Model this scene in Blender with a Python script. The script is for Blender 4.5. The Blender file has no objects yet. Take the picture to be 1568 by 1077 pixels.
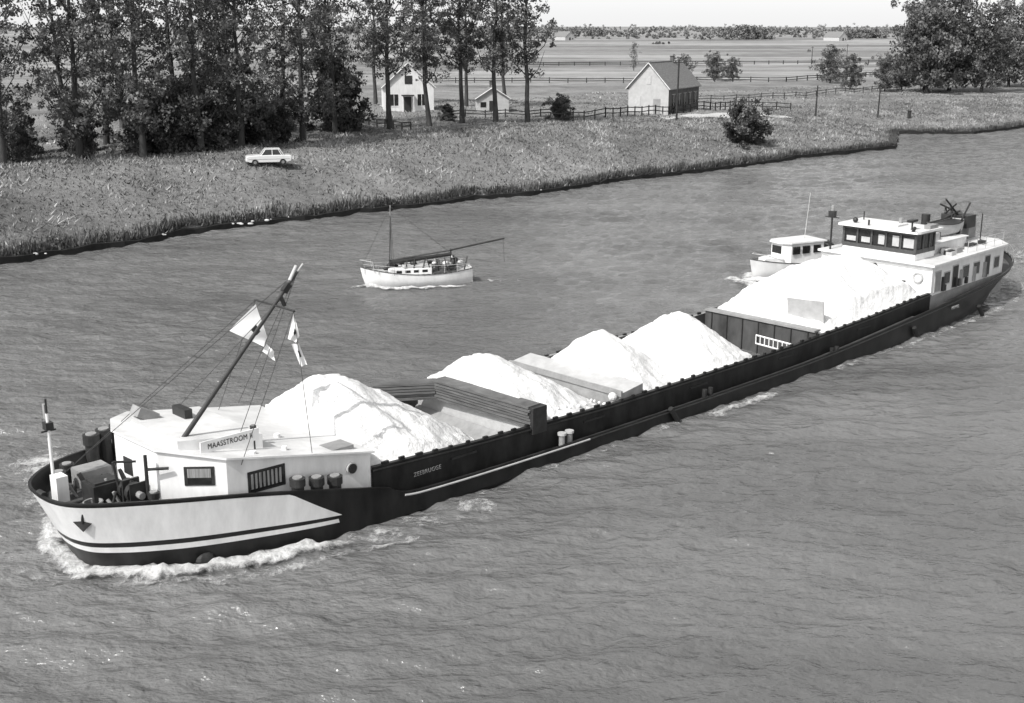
import bpy, math, random
import numpy as np
from mathutils import Vector, Matrix, noise
random.seed(7); rng=np.random.default_rng(7)
scn=bpy.context.scene
COL=scn.collection

# ------------------------------------------------------------ materials
def nodes_of(name):
    m=bpy.data.materials.new(name); m.use_nodes=True
    nt=m.node_tree; b=nt.nodes['Principled BSDF']
    return m,nt,b
def grey(v): return (v,v,v,1)
def mat(name,v,rough=.6,var=.12,scale=3.0,bump=0.0,metal=0,stretch=None,spec=.3,bd=.05):
    m,nt,b=nodes_of(name)
    tc=nt.nodes.new('ShaderNodeTexCoord'); mp=nt.nodes.new('ShaderNodeMapping')
    nt.links.new(tc.outputs['Object'],mp.inputs['Vector'])
    if stretch: mp.inputs['Scale'].default_value=stretch
    n=nt.nodes.new('ShaderNodeTexNoise'); n.inputs['Scale'].default_value=scale; n.inputs['Detail'].default_value=6; n.inputs['Roughness'].default_value=.65
    nt.links.new(mp.outputs['Vector'],n.inputs['Vector'])
    r=nt.nodes.new('ShaderNodeValToRGB')
    r.color_ramp.elements[0].position=.3; r.color_ramp.elements[1].position=.7
    r.color_ramp.elements[0].color=grey(max(0,v*(1-var))); r.color_ramp.elements[1].color=grey(min(1,v*(1+var)))
    nt.links.new(n.outputs['Fac'],r.inputs['Fac']); nt.links.new(r.outputs['Color'],b.inputs['Base Color'])
    b.inputs['Roughness'].default_value=rough; b.inputs['Metallic'].default_value=metal
    b.inputs['Specular IOR Level'].default_value=spec
    if bump:
        bp=nt.nodes.new('ShaderNodeBump'); bp.inputs['Strength'].default_value=bump; bp.inputs['Distance'].default_value=bd
        nt.links.new(n.outputs['Fac'],bp.inputs['Height']); nt.links.new(bp.outputs['Normal'],b.inputs['Normal'])
    return m
M_black=mat('hull_black_paint',.016,.4,.6,1.2,stretch=(1,1,.4),spec=.25)
M_tar=mat('coaming_black_steel',.017,.5,.7,1.3,stretch=(1,1,.5),spec=.25)
M_white=mat('white_paint',.72,.45,.14,1.5,stretch=(1,1,.3))
M_whited=mat('white_paint_weathered',.62,.5,.16,1.5,stretch=(1,1,.3))
M_roof=mat('roof_light_grey_paint',.58,.6,.18,.9)
M_grey=mat('mid_grey_paint',.25,.55,.2,2)
M_lgrey=mat('light_grey_paint',.42,.55,.15,2)
M_deck=mat('steel_deck',.08,.6,.5,1.5)
M_dark=mat('dark_steel',.028,.45,.4,3)
M_wood=mat('varnished_wood',.07,.4,.3,4,stretch=(1,1,6))
M_board=mat('hatch_boards',.10,.7,.45,2.5,.2,stretch=(.5,.5,6))
M_glass=mat('window_glass_dark',.02,.08,.3,3,spec=.6)
M_curtain=mat('window_curtain',.22,.7,.5,3,stretch=(9,9,.3))
M_sand=mat('pale_sand',.70,.95,.12,1.3,.8,bd=.25)
M_floor=mat('hold_floor',.20,.8,.35,.8)
M_holdw=mat('hold_wall',.06,.8,.5,1.0,stretch=(1,1,.5))
M_rope=mat('rigging_wire',.05,.5,.1)
M_cloth=mat('flag_cloth',.85,.8,.05)
M_chrome=mat('chrome',.5,.25,.05,metal=1)
M_tyre=mat('tyre_rubber',.02,.8,.2)
M_car=mat('car_cream_paint',.6,.25,.04,spec=.6)
M_skin=mat('skin',.4,.6,.05)
M_clothd=mat('dark_clothing',.05,.8,.2)
M_bark=mat('bark',.05,.9,.5,2,.5,stretch=(1,1,.3))
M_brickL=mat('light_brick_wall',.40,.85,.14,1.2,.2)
M_brickShade=mat('brick_wall_shaded',.09,.85,.3,1.5)  # shade of the long side walls painted into the brick colour; chimneys share it
M_tile=mat('roof_tiles',.17,.8,.3,1.5,.3,stretch=(6,1,1))
M_fence=mat('tarred_fence_wood',.03,.8,.4)
M_path=mat('gravel_path',.42,.9,.2,1.5)
M_pile=mat('timber_revetment',.016,.8,.5,2)
M_stone=mat('stone_rubble',.45,.8,.3)

def leafmat(name,v,var=.5,sc=.35,tr=.25):
    m,nt,b=nodes_of(name)
    g=nt.nodes.new('ShaderNodeNewGeometry')
    n=nt.nodes.new('ShaderNodeTexNoise'); n.inputs['Scale'].default_value=sc; n.inputs['Detail'].default_value=3
    nt.links.new(g.outputs['Position'],n.inputs['Vector'])
    r=nt.nodes.new('ShaderNodeValToRGB'); r.color_ramp.elements[0].position=.3; r.color_ramp.elements[1].position=.7
    r.color_ramp.elements[0].color=grey(v*(1-var)); r.color_ramp.elements[1].color=grey(v*(1+var))
    nt.links.new(n.outputs['Fac'],r.inputs['Fac']); nt.links.new(r.outputs['Color'],b.inputs['Base Color'])
    b.inputs['Roughness'].default_value=.5; b.inputs['Specular IOR Level'].default_value=.35
    if tr>0:
        t=nt.nodes.new('ShaderNodeBsdfTranslucent'); nt.links.new(r.outputs['Color'],t.inputs['Color'])
        mx=nt.nodes.new('ShaderNodeMixShader'); mx.inputs[0].default_value=tr
        nt.links.new(b.outputs[0],mx.inputs[1]); nt.links.new(t.outputs[0],mx.inputs[2])
        nt.links.new(mx.outputs[0],nt.nodes['Material Output'].inputs['Surface'])
    return m
M_leafA=leafmat('leaf_dark',.07); M_leafB=leafmat('leaf_mid',.125); M_leafC=leafmat('leaf_light',.20)
M_bushA=leafmat('bush_leaf_dark',.045); M_bushB=leafmat('bush_leaf_mid',.08)
M_far=leafmat('distant_leaf_hazed',.15,.3,.05,0)  # lightened leaf tone, aerial haze painted into the colour
M_gA=leafmat('grass_dark',.08,.35,.3,0); M_gB=leafmat('grass_mid',.15,.3,.3,0); M_gC=leafmat('grass_light',.30,.3,.3,0)
M_reed=leafmat('reed',.05,.5,.4,0)

# ------------------------------------------------------------ mesh builder
class MB:
    def __init__(s): s.v=[]; s.f=[]; s.m=[]; s.mats=[]
    def mi(s,m):
        if m not in s.mats: s.mats.append(m)
        return s.mats.index(m)
    def add(s,vs,fs,m):
        o=len(s.v); s.v+= [tuple(p) for p in vs]; k=s.mi(m)
        for f in fs: s.f.append(tuple(i+o for i in f)); s.m.append(k)
    def box(s,x0,x1,y0,y1,z0,z1,m,T=None):
        vs=[Vector(p) for p in [(x0,y0,z0),(x1,y0,z0),(x1,y1,z0),(x0,y1,z0),(x0,y0,z1),(x1,y0,z1),(x1,y1,z1),(x0,y1,z1)]]
        if T: vs=[T@p for p in vs]
        s.add(vs,[(0,3,2,1),(4,5,6,7),(0,1,5,4),(1,2,6,5),(2,3,7,6),(3,0,4,7)],m)
    def cyl(s,p,q,r,m,r2=None,n=10,caps=True):
        p=Vector(p);q=Vector(q); r2=r if r2 is None else r2
        d=(q-p); 
        if d.length<1e-6: return
        d.normalize(); a=d.orthogonal().normalized(); b=d.cross(a)
        vs=[];
        for i in range(n):
            t=2*math.pi*i/n; o=a*math.cos(t)+b*math.sin(t)
            vs.append(p+o*r)
        for i in range(n):
            t=2*math.pi*i/n; o=a*math.cos(t)+b*math.sin(t)
            vs.append(q+o*r2)
        fs=[(i,(i+1)%n,n+(i+1)%n,n+i) for i in range(n)]
        if caps: fs+= [tuple(range(n-1,-1,-1)),tuple(range(n,2*n))]
        s.add(vs,fs,m)
    def tube(s,pts,r,m,n=6):
        for a,b in zip(pts[:-1],pts[1:]): s.cyl(a,b,r,m,n=n)
    def prism(s,poly,zb,zt,m,mt=None):
        n=len(poly); f=lambda z,i:(z(poly[i]) if callable(z) else z)
        vs=[(x,y,f(zb,i)) for i,(x,y) in enumerate(poly)]+[(x,y,f(zt,i)) for i,(x,y) in enumerate(poly)]
        area=sum(poly[i][0]*poly[(i+1)%n][1]-poly[(i+1)%n][0]*poly[i][1] for i in range(n))
        sd=[(i,(i+1)%n,n+(i+1)%n,n+i) for i in range(n)]
        if area<0: sd=[tuple(reversed(q)) for q in sd]
        s.add(vs,sd,m)
        s.add(vs,[tuple(range(n,2*n)) if area>0 else tuple(range(2*n-1,n-1,-1)),tuple(range(n-1,-1,-1)) if area>0 else tuple(range(n))],mt or m)
    def quad(s,a,b,c,d,m): s.add([a,b,c,d],[(0,1,2,3)],m)
    def sph(s,c,r,m,seg=10,rings=7,sx=1,sy=1,sz=1):
        vs=[];fs=[]
        for i in range(rings+1):
            ph=math.pi*i/rings
            for j in range(seg):
                t=2*math.pi*j/seg
                vs.append((c[0]+r*sx*math.sin(ph)*math.cos(t),c[1]+r*sy*math.sin(ph)*math.sin(t),c[2]+r*sz*math.cos(ph)))
        for i in range(rings):
            for j in range(seg):
                fs.append((i*seg+j,(i+1)*seg+j,(i+1)*seg+(j+1)%seg,i*seg+(j+1)%seg))
        s.add(vs,fs,m)
    def grid(s,P,m,flip=False):
        R=len(P);C=len(P[0]); vs=[p for r in P for p in r]
        fs=[]
        for i in range(R-1):
            for j in range(C-1):
                q=(i*C+j,i*C+j+1,(i+1)*C+j+1,(i+1)*C+j)
                fs.append(q[::-1] if flip else q)
        s.add(vs,fs,m)
    def obj(s,name,parent=None,smooth=False,bevel=0):
        me=bpy.data.meshes.new(name); me.from_pydata(s.v,[],s.f)
        for m in s.mats: me.materials.append(m)
        me.polygons.foreach_set('material_index',s.m)
        if smooth: me.polygons.foreach_set('use_smooth',[True]*len(s.f))
        me.update()
        o=bpy.data.objects.new(name,me); COL.objects.link(o)
        if parent: o.parent=parent
        if bevel:
            b=o.modifiers.new('b','BEVEL'); b.width=bevel; b.segments=2; b.limit_method='ANGLE'; b.angle_limit=math.radians(40)
        return o
def empty(name,loc,rz=0,sc=1):
    e=bpy.data.objects.new(name,None); COL.objects.link(e); e.location=loc; e.rotation_euler=(0,0,rz); e.scale=(sc,)*3
    e.empty_display_size=.5
    return e
def text(name,body,size,loc,rot,m,parent,ext=.01,sx=1):
    cu=bpy.data.curves.new(name,'FONT'); cu.body=body; cu.size=size; cu.extrude=ext; cu.align_x='CENTER'; cu.align_y='CENTER'; cu.space_character=1.1
    t=bpy.data.objects.new(name+'_tmp',cu); COL.objects.link(t)
    dg=bpy.context.evaluated_depsgraph_get(); dg.update()
    me=bpy.data.meshes.new_from_object(t.evaluated_get(dg)); me.name=name
    bpy.data.objects.remove(t)
    me.materials.clear(); me.materials.append(m)
    o=bpy.data.objects.new(name,me); COL.objects.link(o); o.location=loc; o.rotation_euler=rot; o.scale=(sx,1,1); o.parent=parent
    return o
def npmesh(name,V,F,mats,mi,smooth=False,parent=None):
    me=bpy.data.meshes.new(name); k=F.shape[1]
    me.vertices.add(len(V)); me.vertices.foreach_set('co',V.astype(np.float32).ravel())
    me.loops.add(F.size); me.loops.foreach_set('vertex_index',F.astype(np.int32).ravel())
    me.polygons.add(len(F)); me.polygons.foreach_set('loop_start',np.arange(0,F.size,k,dtype=np.int32)); 
    for m in mats: me.materials.append(m)
    me.polygons.foreach_set('material_index',mi.astype(np.int32))
    if smooth: me.polygons.foreach_set('use_smooth',np.ones(len(F),dtype=bool))
    me.update(calc_edges=True)
    o=bpy.data.objects.new(name,me); COL.objects.link(o)
    if parent: o.parent=parent
    return o

# ------------------------------------------------------------ camera / light
TH=math.atan(500/1860.)
cam=bpy.data.cameras.new('camera'); co=bpy.data.objects.new('camera',cam); COL.objects.link(co)
cam.lens=36*1860/1568.; cam.sensor_width=36; cam.clip_start=.5; cam.clip_end=20000
co.location=(0,0,17.5); co.rotation_euler=(math.pi/2-TH,0,0); scn.camera=co
to_sun=Vector((-.68,-.73,0)).normalized(); EL=math.radians(47)
sv=Vector((to_sun.x*math.cos(EL),to_sun.y*math.cos(EL),math.sin(EL)))
sl=bpy.data.lights.new('sun','SUN'); sl.energy=4.4; sl.angle=math.radians(.53); sl.color=(1,.985,.96)
so=bpy.data.objects.new('sun',sl); COL.objects.link(so); so.rotation_euler=sv.to_track_quat('Z','Y').to_euler()
w=bpy.data.worlds.new('World'); scn.world=w; w.use_nodes=True; nt=w.node_tree
sk=nt.nodes.new('ShaderNodeTexSky'); sk.sky_type='NISHITA'; sk.sun_disc=False; sk.sun_elevation=EL
sk.sun_rotation=math.atan2(sv.x,sv.y); sk.air_density=1.0; sk.dust_density=3.0; sk.ozone_density=1
bw=nt.nodes.new('ShaderNodeRGBToBW'); nt.links.new(sk.outputs[0],bw.inputs[0])
# summer haze: whitens the air toward the horizon (seen equally by every ray)
tcw=nt.nodes.new('ShaderNodeTexCoord'); sx=nt.nodes.new('ShaderNodeSeparateXYZ'); nt.links.new(tcw.outputs['Generated'],sx.inputs[0])
def wm(op,a,b_):
    m=nt.nodes.new('ShaderNodeMath'); m.operation=op
    for i,x in enumerate((a,b_)):
        if isinstance(x,(int,float)): m.inputs[i].default_value=x
        else: nt.links.new(x,m.inputs[i])
    return m.outputs[0]
zc0=wm('MAXIMUM',sx.outputs['Z'],0.0)
hz=wm('MULTIPLY',wm('POWER',2.718,wm('MULTIPLY',zc0,-4.2)),6.1)
tot=wm('ADD',wm('MULTIPLY',bw.outputs[0],1.6),hz)
nt.links.new(tot,nt.nodes['Background'].inputs[0]); nt.nodes['Background'].inputs[1].default_value=.125
scn.view_settings.view_transform='Standard'; scn.view_settings.look='None'; scn.view_settings.exposure=0

# ------------------------------------------------------------ terrain
SH=[(-1500,-1250),(-400,-230),(-150,-8),(-80,54),(-60,72),(-38.8,90.5),(-36.3,93.2),(-31.9,98.7),(-25.2,107.3),(-17.5,113.8),(-5.6,123.4),(2.2,129.8),(11.7,139.8),(25.6,151.5),(40.8,167.7),(56.2,179.5),(64,204.9),(76.4,203.7),(90.2,216.9),(130,246),(200,300),(400,450),(1200,1050),(6000,4500)]
SHn=np.array(SH,float)
def shore_dist(x,y):
    x=np.atleast_1d(np.asarray(x,float)); y=np.atleast_1d(np.asarray(y,float)); best=np.full(x.shape,1e9)
    for a,b in zip(SHn[:-1],SHn[1:]):
        ab=b-a; t=np.clip(((x-a[0])*ab[0]+(y-a[1])*ab[1])/(ab@ab),0,1)
        best=np.minimum(best,np.hypot(x-a[0]-t*ab[0],y-a[1]-t*ab[1]))
    return best
def terr(x,y):
    x=np.atleast_1d(np.asarray(x,float)); y=np.atleast_1d(np.asarray(y,float))
    d=shore_dist(x,y)
    u=(x*.835+y*.55)
    top=np.interp(u,[20,70,110,150,190],[5,4.6,4.0,3.2,2.6])
    wd=np.interp(u,[20,70,110,150,190],[13,18,28,34,30])
    q=np.clip(d/wd,0,1); z=.35+(top-.35)*(1-(1-q)**1.7)
    far=np.clip((d-60)/200,0,1); far=far*far*(3-2*far)
    z=z*(1-far)+2.2*far
    z+=np.clip(d/6,0,1)*(.10*np.sin(x*.9+y*.35)+.09*np.sin(x*.37-y*.8)+.15*np.sin(x*.11+y*.23))*(1-far)
    return z
def tz(x,y): return float(terr(x,y)[0])
P=[]
for a,b in zip(SHn[:-1],SHn[1:]):
    L=np.hypot(*(b-a)); mid=np.hypot(*((a+b)/2-np.array([0,140]))); st=1.2 if mid<160 else max(4,mid*.05)
    n=max(1,int(L/st)); 
    for i in range(n): P.append(a+(b-a)*i/n)
P.append(SHn[-1]); P=np.array(P)
wob=np.array([.5*noise.noise(Vector((p[0]*.35,p[1]*.35,0)))+.8*noise.noise(Vector((p[0]*.1,p[1]*.1,5))) for p in P])
Nn=np.array([-.55,.835]); P2=P+wob[:,None]*Nn
D=[0,.35,.9,1.6]; 
while D[-1]<9000: D.append(D[-1]+max(1.0,D[-1]*.05))
D=np.array(D)
X=P2[:,0][:,None]+Nn[0]*D[None]; Y=P2[:,1][:,None]+Nn[1]*D[None]
Z=terr(X.ravel(),Y.ravel()).reshape(X.shape)
Z[:,0]=-.5; Z[:,1]=np.maximum(Z[:,1],.4)
V=np.stack([X,Y,Z],-1).reshape(-1,3); R,C=X.shape
ii,jj=np.meshgrid(np.arange(R-1),np.arange(C-1),indexing='ij'); b0=(ii*C+jj).ravel()
F=np.stack([b0,b0+C,b0+C+1,b0+1],-1)
mg,nt,b=nodes_of('meadow_grass')
g=nt.nodes.new('ShaderNodeNewGeometry')
def noi(sc,det,vec=None,rough=.6):
    n=nt.nodes.new('ShaderNodeTexNoise'); n.inputs['Scale'].default_value=sc; n.inputs['Detail'].default_value=det; n.inputs['Roughness'].default_value=rough
    nt.links.new(vec or g.outputs['Position'],n.inputs['Vector']); return n
def math_(op,a,b_=None,clamp=False):
    m=nt.nodes.new('ShaderNodeMath'); m.operation=op; m.use_clamp=clamp
    for i,x in enumerate((a,b_)):
        if x is None: continue
        if isinstance(x,(int,float)): m.inputs[i].default_value=x
        else: nt.links.new(x,m.inputs[i])
    return m.outputs[0]
def mapping(vec,scale,rot=(0,0,0)):
    m=nt.nodes.new('ShaderNodeMapping'); m.inputs['Scale'].default_value=scale; m.inputs['Rotation'].default_value=rot
    nt.links.new(vec,m.inputs['Vector']); return m.outputs[0]
a1=noi(1.6,8,rough=.78); a2=noi(.10,5); a3=noi(.02,6,mapping(g.outputs['Position'],(.3,2.4,1),(0,0,.12)),.7)
vo=nt.nodes.new('ShaderNodeTexVoronoi'); vo.inputs['Scale'].default_value=.012   # crop parcels
nt.links.new(mapping(g.outputs['Position'],(.6,1.6,0),(0,0,.3)),vo.inputs['Vector'])
vb=nt.nodes.new('ShaderNodeRGBToBW'); nt.links.new(vo.outputs['Color'],vb.inputs[0])
sp=nt.nodes.new('ShaderNodeSeparateXYZ'); nt.links.new(g.outputs['Position'],sp.inputs[0])
fd=math_('MULTIPLY',math_('SUBTRACT',sp.outputs['Y'],230),1/200.,True)
s=math_('ADD',math_('MULTIPLY',a1.outputs['Fac'],.50),math_('MULTIPLY',a2.outputs['Fac'],.45))
s=math_('ADD',s,math_('MULTIPLY',a3.outputs['Fac'],.55))
s=math_('ADD',s,math_('MULTIPLY',math_('MULTIPLY',fd,math_('SUBTRACT',vb.outputs[0],.30)),.42))
r=nt.nodes.new('ShaderNodeValToRGB'); r.color_ramp.elements[0].position=.52; r.color_ramp.elements[1].position=1.0
r.color_ramp.elements[0].color=grey(.06); r.color_ramp.elements[1].color=grey(.33)
nt.links.new(s,r.inputs['Fac']); nt.links.new(r.outputs['Color'],b.inputs['Base Color']); b.inputs['Roughness'].default_value=.9; b.inputs['Specular IOR Level'].default_value=.1
bp=nt.nodes.new('ShaderNodeBump'); bp.inputs['Strength'].default_value=1; bp.inputs['Distance'].default_value=.25
nt.links.new(a1.outputs['Fac'],bp.inputs['Height']); nt.links.new(bp.outputs['Normal'],b.inputs['Normal'])
npmesh('ground',V,F,[mg],np.zeros(len(F)),True)

mb=MB()
sel=[p for p in P2 if -90<p[0]<260]
top=[];bot=[];top2=[]
for p in sel:
    h=.42+.30*noise.noise(Vector((p[0]*.8,p[1]*.8,3)))
    top.append((p[0]+.12,p[1]-.18,h)); bot.append((p[0]+.12,p[1]-.18,-.5)); top2.append((p[0]-.3,p[1]+.45,h+.05))
mb.grid([bot,top,top2],M_pile)
mb.obj('canal_revetment')
mb=MB()
for k in range(26):
    i=random.choice([0,1,2,3,4]); base=[(-24,107.7),(-30,101.5),(-36.8,93),(2,130.1),(-23,109.2)][i]
    x=base[0]+random.gauss(0,.7); y=base[1]+random.gauss(0,.4)
    mb.sph((x,y,.4),random.uniform(.08,.2),M_stone,7,5,1.3,1,.6)
mb.obj('shore_stones')

# ------------------------------------------------------------ water (modelled chop)
wr=np.random.default_rng(21); COMP=[]
for i in range(60):
    lam=math.exp(wr.uniform(math.log(.5),math.log(3.8))); th=math.radians(90+16+wr.normal()*32)
    COMP.append((2*math.pi/lam*math.cos(th),2*math.pi/lam*math.sin(th),wr.uniform(0,6.28),.0066*lam**.9*wr.uniform(.6,1.3),lam))
def wave(x,y,lmin=.45):
    x=np.asarray(x,float); y=np.asarray(y,float); z=np.zeros(x.shape)
    gx=.5+.5*np.sin(x*.07+1.3*np.sin(y*.045)+.8)*np.sin(y*.06+1.1*np.sin(x*.05)); amp=.75+.4*gx
    wx=x+.5*np.sin(y*.31+x*.12); wy=y+.5*np.sin(x*.27-y*.09)
    for kx,ky,ph,a,lam in COMP:
        if lam<lmin: continue
        s_=np.sin(kx*wx+ky*wy+ph); z+=a*(s_-.25*np.cos(2*(kx*wx+ky*wy+ph)))
    return z*amp
mw,nt,b=nodes_of('canal_water'); g=nt.nodes.new('ShaderNodeNewGeometry'); pos=g.outputs['Position']
n1=noi(1.5,3,mapping(pos,(.7,1.25,1),(0,0,math.radians(16))),.55); n2=noi(4.2,3,mapping(pos,(.8,1.2,1),(0,0,math.radians(-20))),.6); n4=noi(.05,3,mapping(pos,(.6,1.5,1),(0,0,.3)))
h=math_('ADD',math_('MULTIPLY',n1.outputs['Fac'],1.0),math_('MULTIPLY',n2.outputs['Fac'],.34))
bp=nt.nodes.new('ShaderNodeBump'); bp.inputs['Strength'].default_value=1.0; bp.inputs['Distance'].default_value=.26
nt.links.new(h,bp.inputs['Height']); nt.links.new(bp.outputs['Normal'],b.inputs['Normal'])
r=nt.nodes.new('ShaderNodeValToRGB'); r.color_ramp.elements[0].color=grey(.10); r.color_ramp.elements[1].color=grey(.155)
r.color_ramp.elements[0].position=.35; r.color_ramp.elements[1].position=.65
nt.links.new(n4.outputs['Fac'],r.inputs['Fac']); nt.links.new(r.outputs['Color'],b.inputs['Base Color'])
b.inputs['Roughness'].default_value=.13; b.inputs['IOR'].default_value=1.33; b.inputs['Specular IOR Level'].default_value=.5
Vw=[];Fw=[];off=0
def tile(x0,x1,y0,y1,st,lmin,flat=False):
    global off
    nx=max(1,int((x1-x0)/st)); ny=max(1,int((y1-y0)/st))
    xs=np.linspace(x0,x1,nx+1); ys=np.linspace(y0,y1,ny+1); XX,YY=np.meshgrid(xs,ys)
    ZZ=np.zeros(XX.shape) if flat else wave(XX,YY,lmin)
    Vw.append(np.stack([XX,YY,ZZ],-1).reshape(-1,3))
    i_,j_=np.meshgrid(np.arange(ny),np.arange(nx),indexing='ij'); q=(i_*(nx+1)+j_).ravel()+off
    Fw.append(np.stack([q,q+1,q+nx+2,q+nx+1],-1)); off+=len(Vw[-1])
tile(-60,70,15,75,.15,.5); tile(-110,190,74.9,250,.40,.5)
for q in ((-3000,-60,-800,75),(70,7000,-800,75),(-60,70,-800,15),(-3000,-110,75,250),(190,7000,75,250),(-3000,7000,250,5200)): tile(q[0],q[1],q[2],q[3],1e5,0,True)
Vw=np.concatenate(Vw);Fw=np.concatenate(Fw); npmesh('water',Vw,Fw,[mw],np.zeros(len(Fw)),True)

mfm,nt,b=nodes_of('foam'); g=nt.nodes.new('ShaderNodeNewGeometry'); pos=g.outputs['Position']
at=nt.nodes.new('ShaderNodeAttribute'); at.attribute_name='dens'
n1=noi(2.4,7,mapping(pos,(1,1,1)),.75); n2=noi(.7,3)
s=math_('ADD',math_('MULTIPLY',n1.outputs['Fac'],1.3),math_('MULTIPLY',at.outputs['Fac'],.70)); s=math_('ADD',s,math_('MULTIPLY',n2.outputs['Fac'],.6))
al=math_('MULTIPLY',math_('SUBTRACT',s,1.26),2.4,True)
b.inputs['Base Color'].default_value=grey(.70); b.inputs['Roughness'].default_value=.8
nt.links.new(al,b.inputs['Alpha'])
bp=nt.nodes.new('ShaderNodeBump'); bp.inputs['Strength'].default_value=1; bp.inputs['Distance'].default_value=.3
nt.links.new(n1.outputs['Fac'],bp.inputs['Height']); nt.links.new(bp.outputs['Normal'],b.inputs['Normal'])
def foam(name,strips,parent):
    V=[];F=[];Dn=[]; c0,s0=math.cos(parent.rotation_euler.z),math.sin(parent.rotation_euler.z); px,py=parent.location.x,parent.location.y
    for path,w0,w1,dens,zh in strips:
        pts=[Vector(p) for p in path]; Q=[]
        for a,c in zip(pts[:-1],pts[1:]):
            n=max(2,int((c-a).length/.2))
            for i in range(n): Q.append(a.lerp(c,i/n))
        Q.append(pts[-1]); N=len(Q); W=15; o=len(V)
        for i,q in enumerate(Q):
            t=(Q[min(i+2,N-1)]-Q[max(i-2,0)]).normalized(); nn=Vector((-t.y,t.x)); wd=w0+(w1-w0)*i/(N-1)
            for j in range(W):
                s_=(j/(W-1))*2-1; p=q+nn*s_*wd*.5
                e=(1-s_*s_)*min(1,i/8)*min(1,(N-1-i)/14)
                gx=px+p.x*c0-p.y*s0; gy=py+p.x*s0+p.y*c0
                z=.035+zh*e*(.5+1.2*abs(noise.noise(Vector((p.x*1.7,p.y*1.7,2)))))
                V.append((gx,gy,z)); Dn.append(e*dens)
        for i in range(N-1):
            for j in range(W-1):
                F.append((o+i*W+j,o+i*W+j+1,o+(i+1)*W+j+1,o+(i+1)*W+j))
    V=np.array(V); V[:,2]+=wave(V[:,0],V[:,1])
    o=npmesh(name,V,np.array(F),[mfm],np.zeros(len(F)),True)
    a=o.data.attributes.new('dens','FLOAT','POINT'); a.data.foreach_set('value',Dn)
    return o

# ------------------------------------------------------------ barge
barge=empty('cargo_barge',(-15.44,36.93,0),math.radians(43.8))
ST=[(0,0,2.75, 1.2,0),(.05,.7,2.75,1.25,.55),(.35,1.45,2.74,1.5,1.2),(1.0,2.15,2.74,2.1,1.8),(2.0,2.8,2.72,2.9,2.4),(3.4,3.4,2.62,4.2,3.1),(5.4,3.9,2.38,6.1,3.75),(7.6,4.25,2.0,8.1,4.2),(9.6,4.4,1.58,10,4.36),(10.9,4.4,1.25,11,4.4),(12.4,4.4,.78,12.4,4.4),(22,4.4,.6,22,4.4),(38,4.4,.7,38,4.4),(50,4.4,1.35,50,4.3),(56,4.3,1.75,56,4.0),(61,3.9,2.0,60,3.2),(64.5,3.1,2.2,62.6,2.1),(66.6,2.0,2.3,64,1.2),(67.6,1.0,2.4,64.8,.6),(68,0,2.45,65,0)]
STn=np.array(ST)
dense=[]
for i in range(len(ST)-1):
    n=12 if i<9 else (6 if ST[i+1][0]-ST[i][0]<4.5 else 14)
    dense+=list(np.linspace(i,i+1,n,endpoint=False))
dense.append(len(ST)-1)
def cr(t):
    i=int(min(max(math.floor(t),0),len(ST)-2)); f=t-i
    p0=STn[max(i-1,0)];p1=STn[i];p2=STn[i+1];p3=STn[min(i+2,len(ST)-1)]
    m1=(p2-p0)/2; m2=(p3-p1)/2
    d=p2-p1
    m1=np.where(m1*d<0,0,np.clip(np.abs(m1),0,2.5*np.abs(d))*np.sign(d)); m2=np.where(m2*d<0,0,np.clip(np.abs(m2),0,2.5*np.abs(d))*np.sign(d))
    if i==0: m1=d
    f2=f*f;f3=f2*f
    return (2*f3-3*f2+1)*p1+(f3-2*f2+f)*m1+(-2*f3+3*f2)*p2+(f3-f2)*m2
def hp(t,f,side,off=0):
    a=cr(t); x=a[0]*(1-f)+a[3]*f; y=(a[1]*(1-f)+a[4]*f); z=a[2]*(1-f)
    if off:
        a2=cr(min(t+.02,len(ST)-1)); a0=cr(max(t-.02,0)); tx=a2[0]-a0[0]; ty=a2[1]-a0[1]; l=math.hypot(tx,ty) or 1
        x-=ty/l*off; y+=tx/l*off
    return (x,y*side,z)
def rowf(t):
    a=.045 if t<6.7 else min(.56,.045+(t-6.7)/.8*.515)
    return [0,a,a+(.57-a)*.33,a+(.57-a)*.66,.57,.64,.72,.86,1.0]
ROWM=[0,1,1,1,0,1,0,0]
mb=MB()
for side in (1,-1):
    rows=[[hp(t,rowf(t)[k],side) for t in dense] for k in range(9)]
    for k in range(8):
        if ROWM[k]:
            n=sum(1 for t in dense if t<=(7.5 if k<4 else 7.42))
            mb.grid([rows[k][:n],rows[k+1][:n]],M_white,flip=(side==1)); mb.grid([rows[k][n-1:],rows[k+1][n-1:]],M_black,flip=(side==1))
        else: mb.grid([rows[k],rows[k+1]],M_black,flip=(side==1))
    keel=[(hp(t,1,side)[0],hp(t,1,side)[1]*.93,-.7) for t in dense]
    mb.grid([rows[8],keel],M_black,flip=(side==1))
mb.obj('hull',barge,smooth=True)
def inset_in(t): return -.10-.36*max(0,min(1,(9-t)/4))   # bulwark foot follows the flare inboard
def foot(t,side,dz,ex=0):
    p=hp(t,0,side,inset_in(t)-ex); y=p[1]*side
    return (max(p[0],.45),max(y,0)*side,p[2]-dz)
mb=MB()
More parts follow.
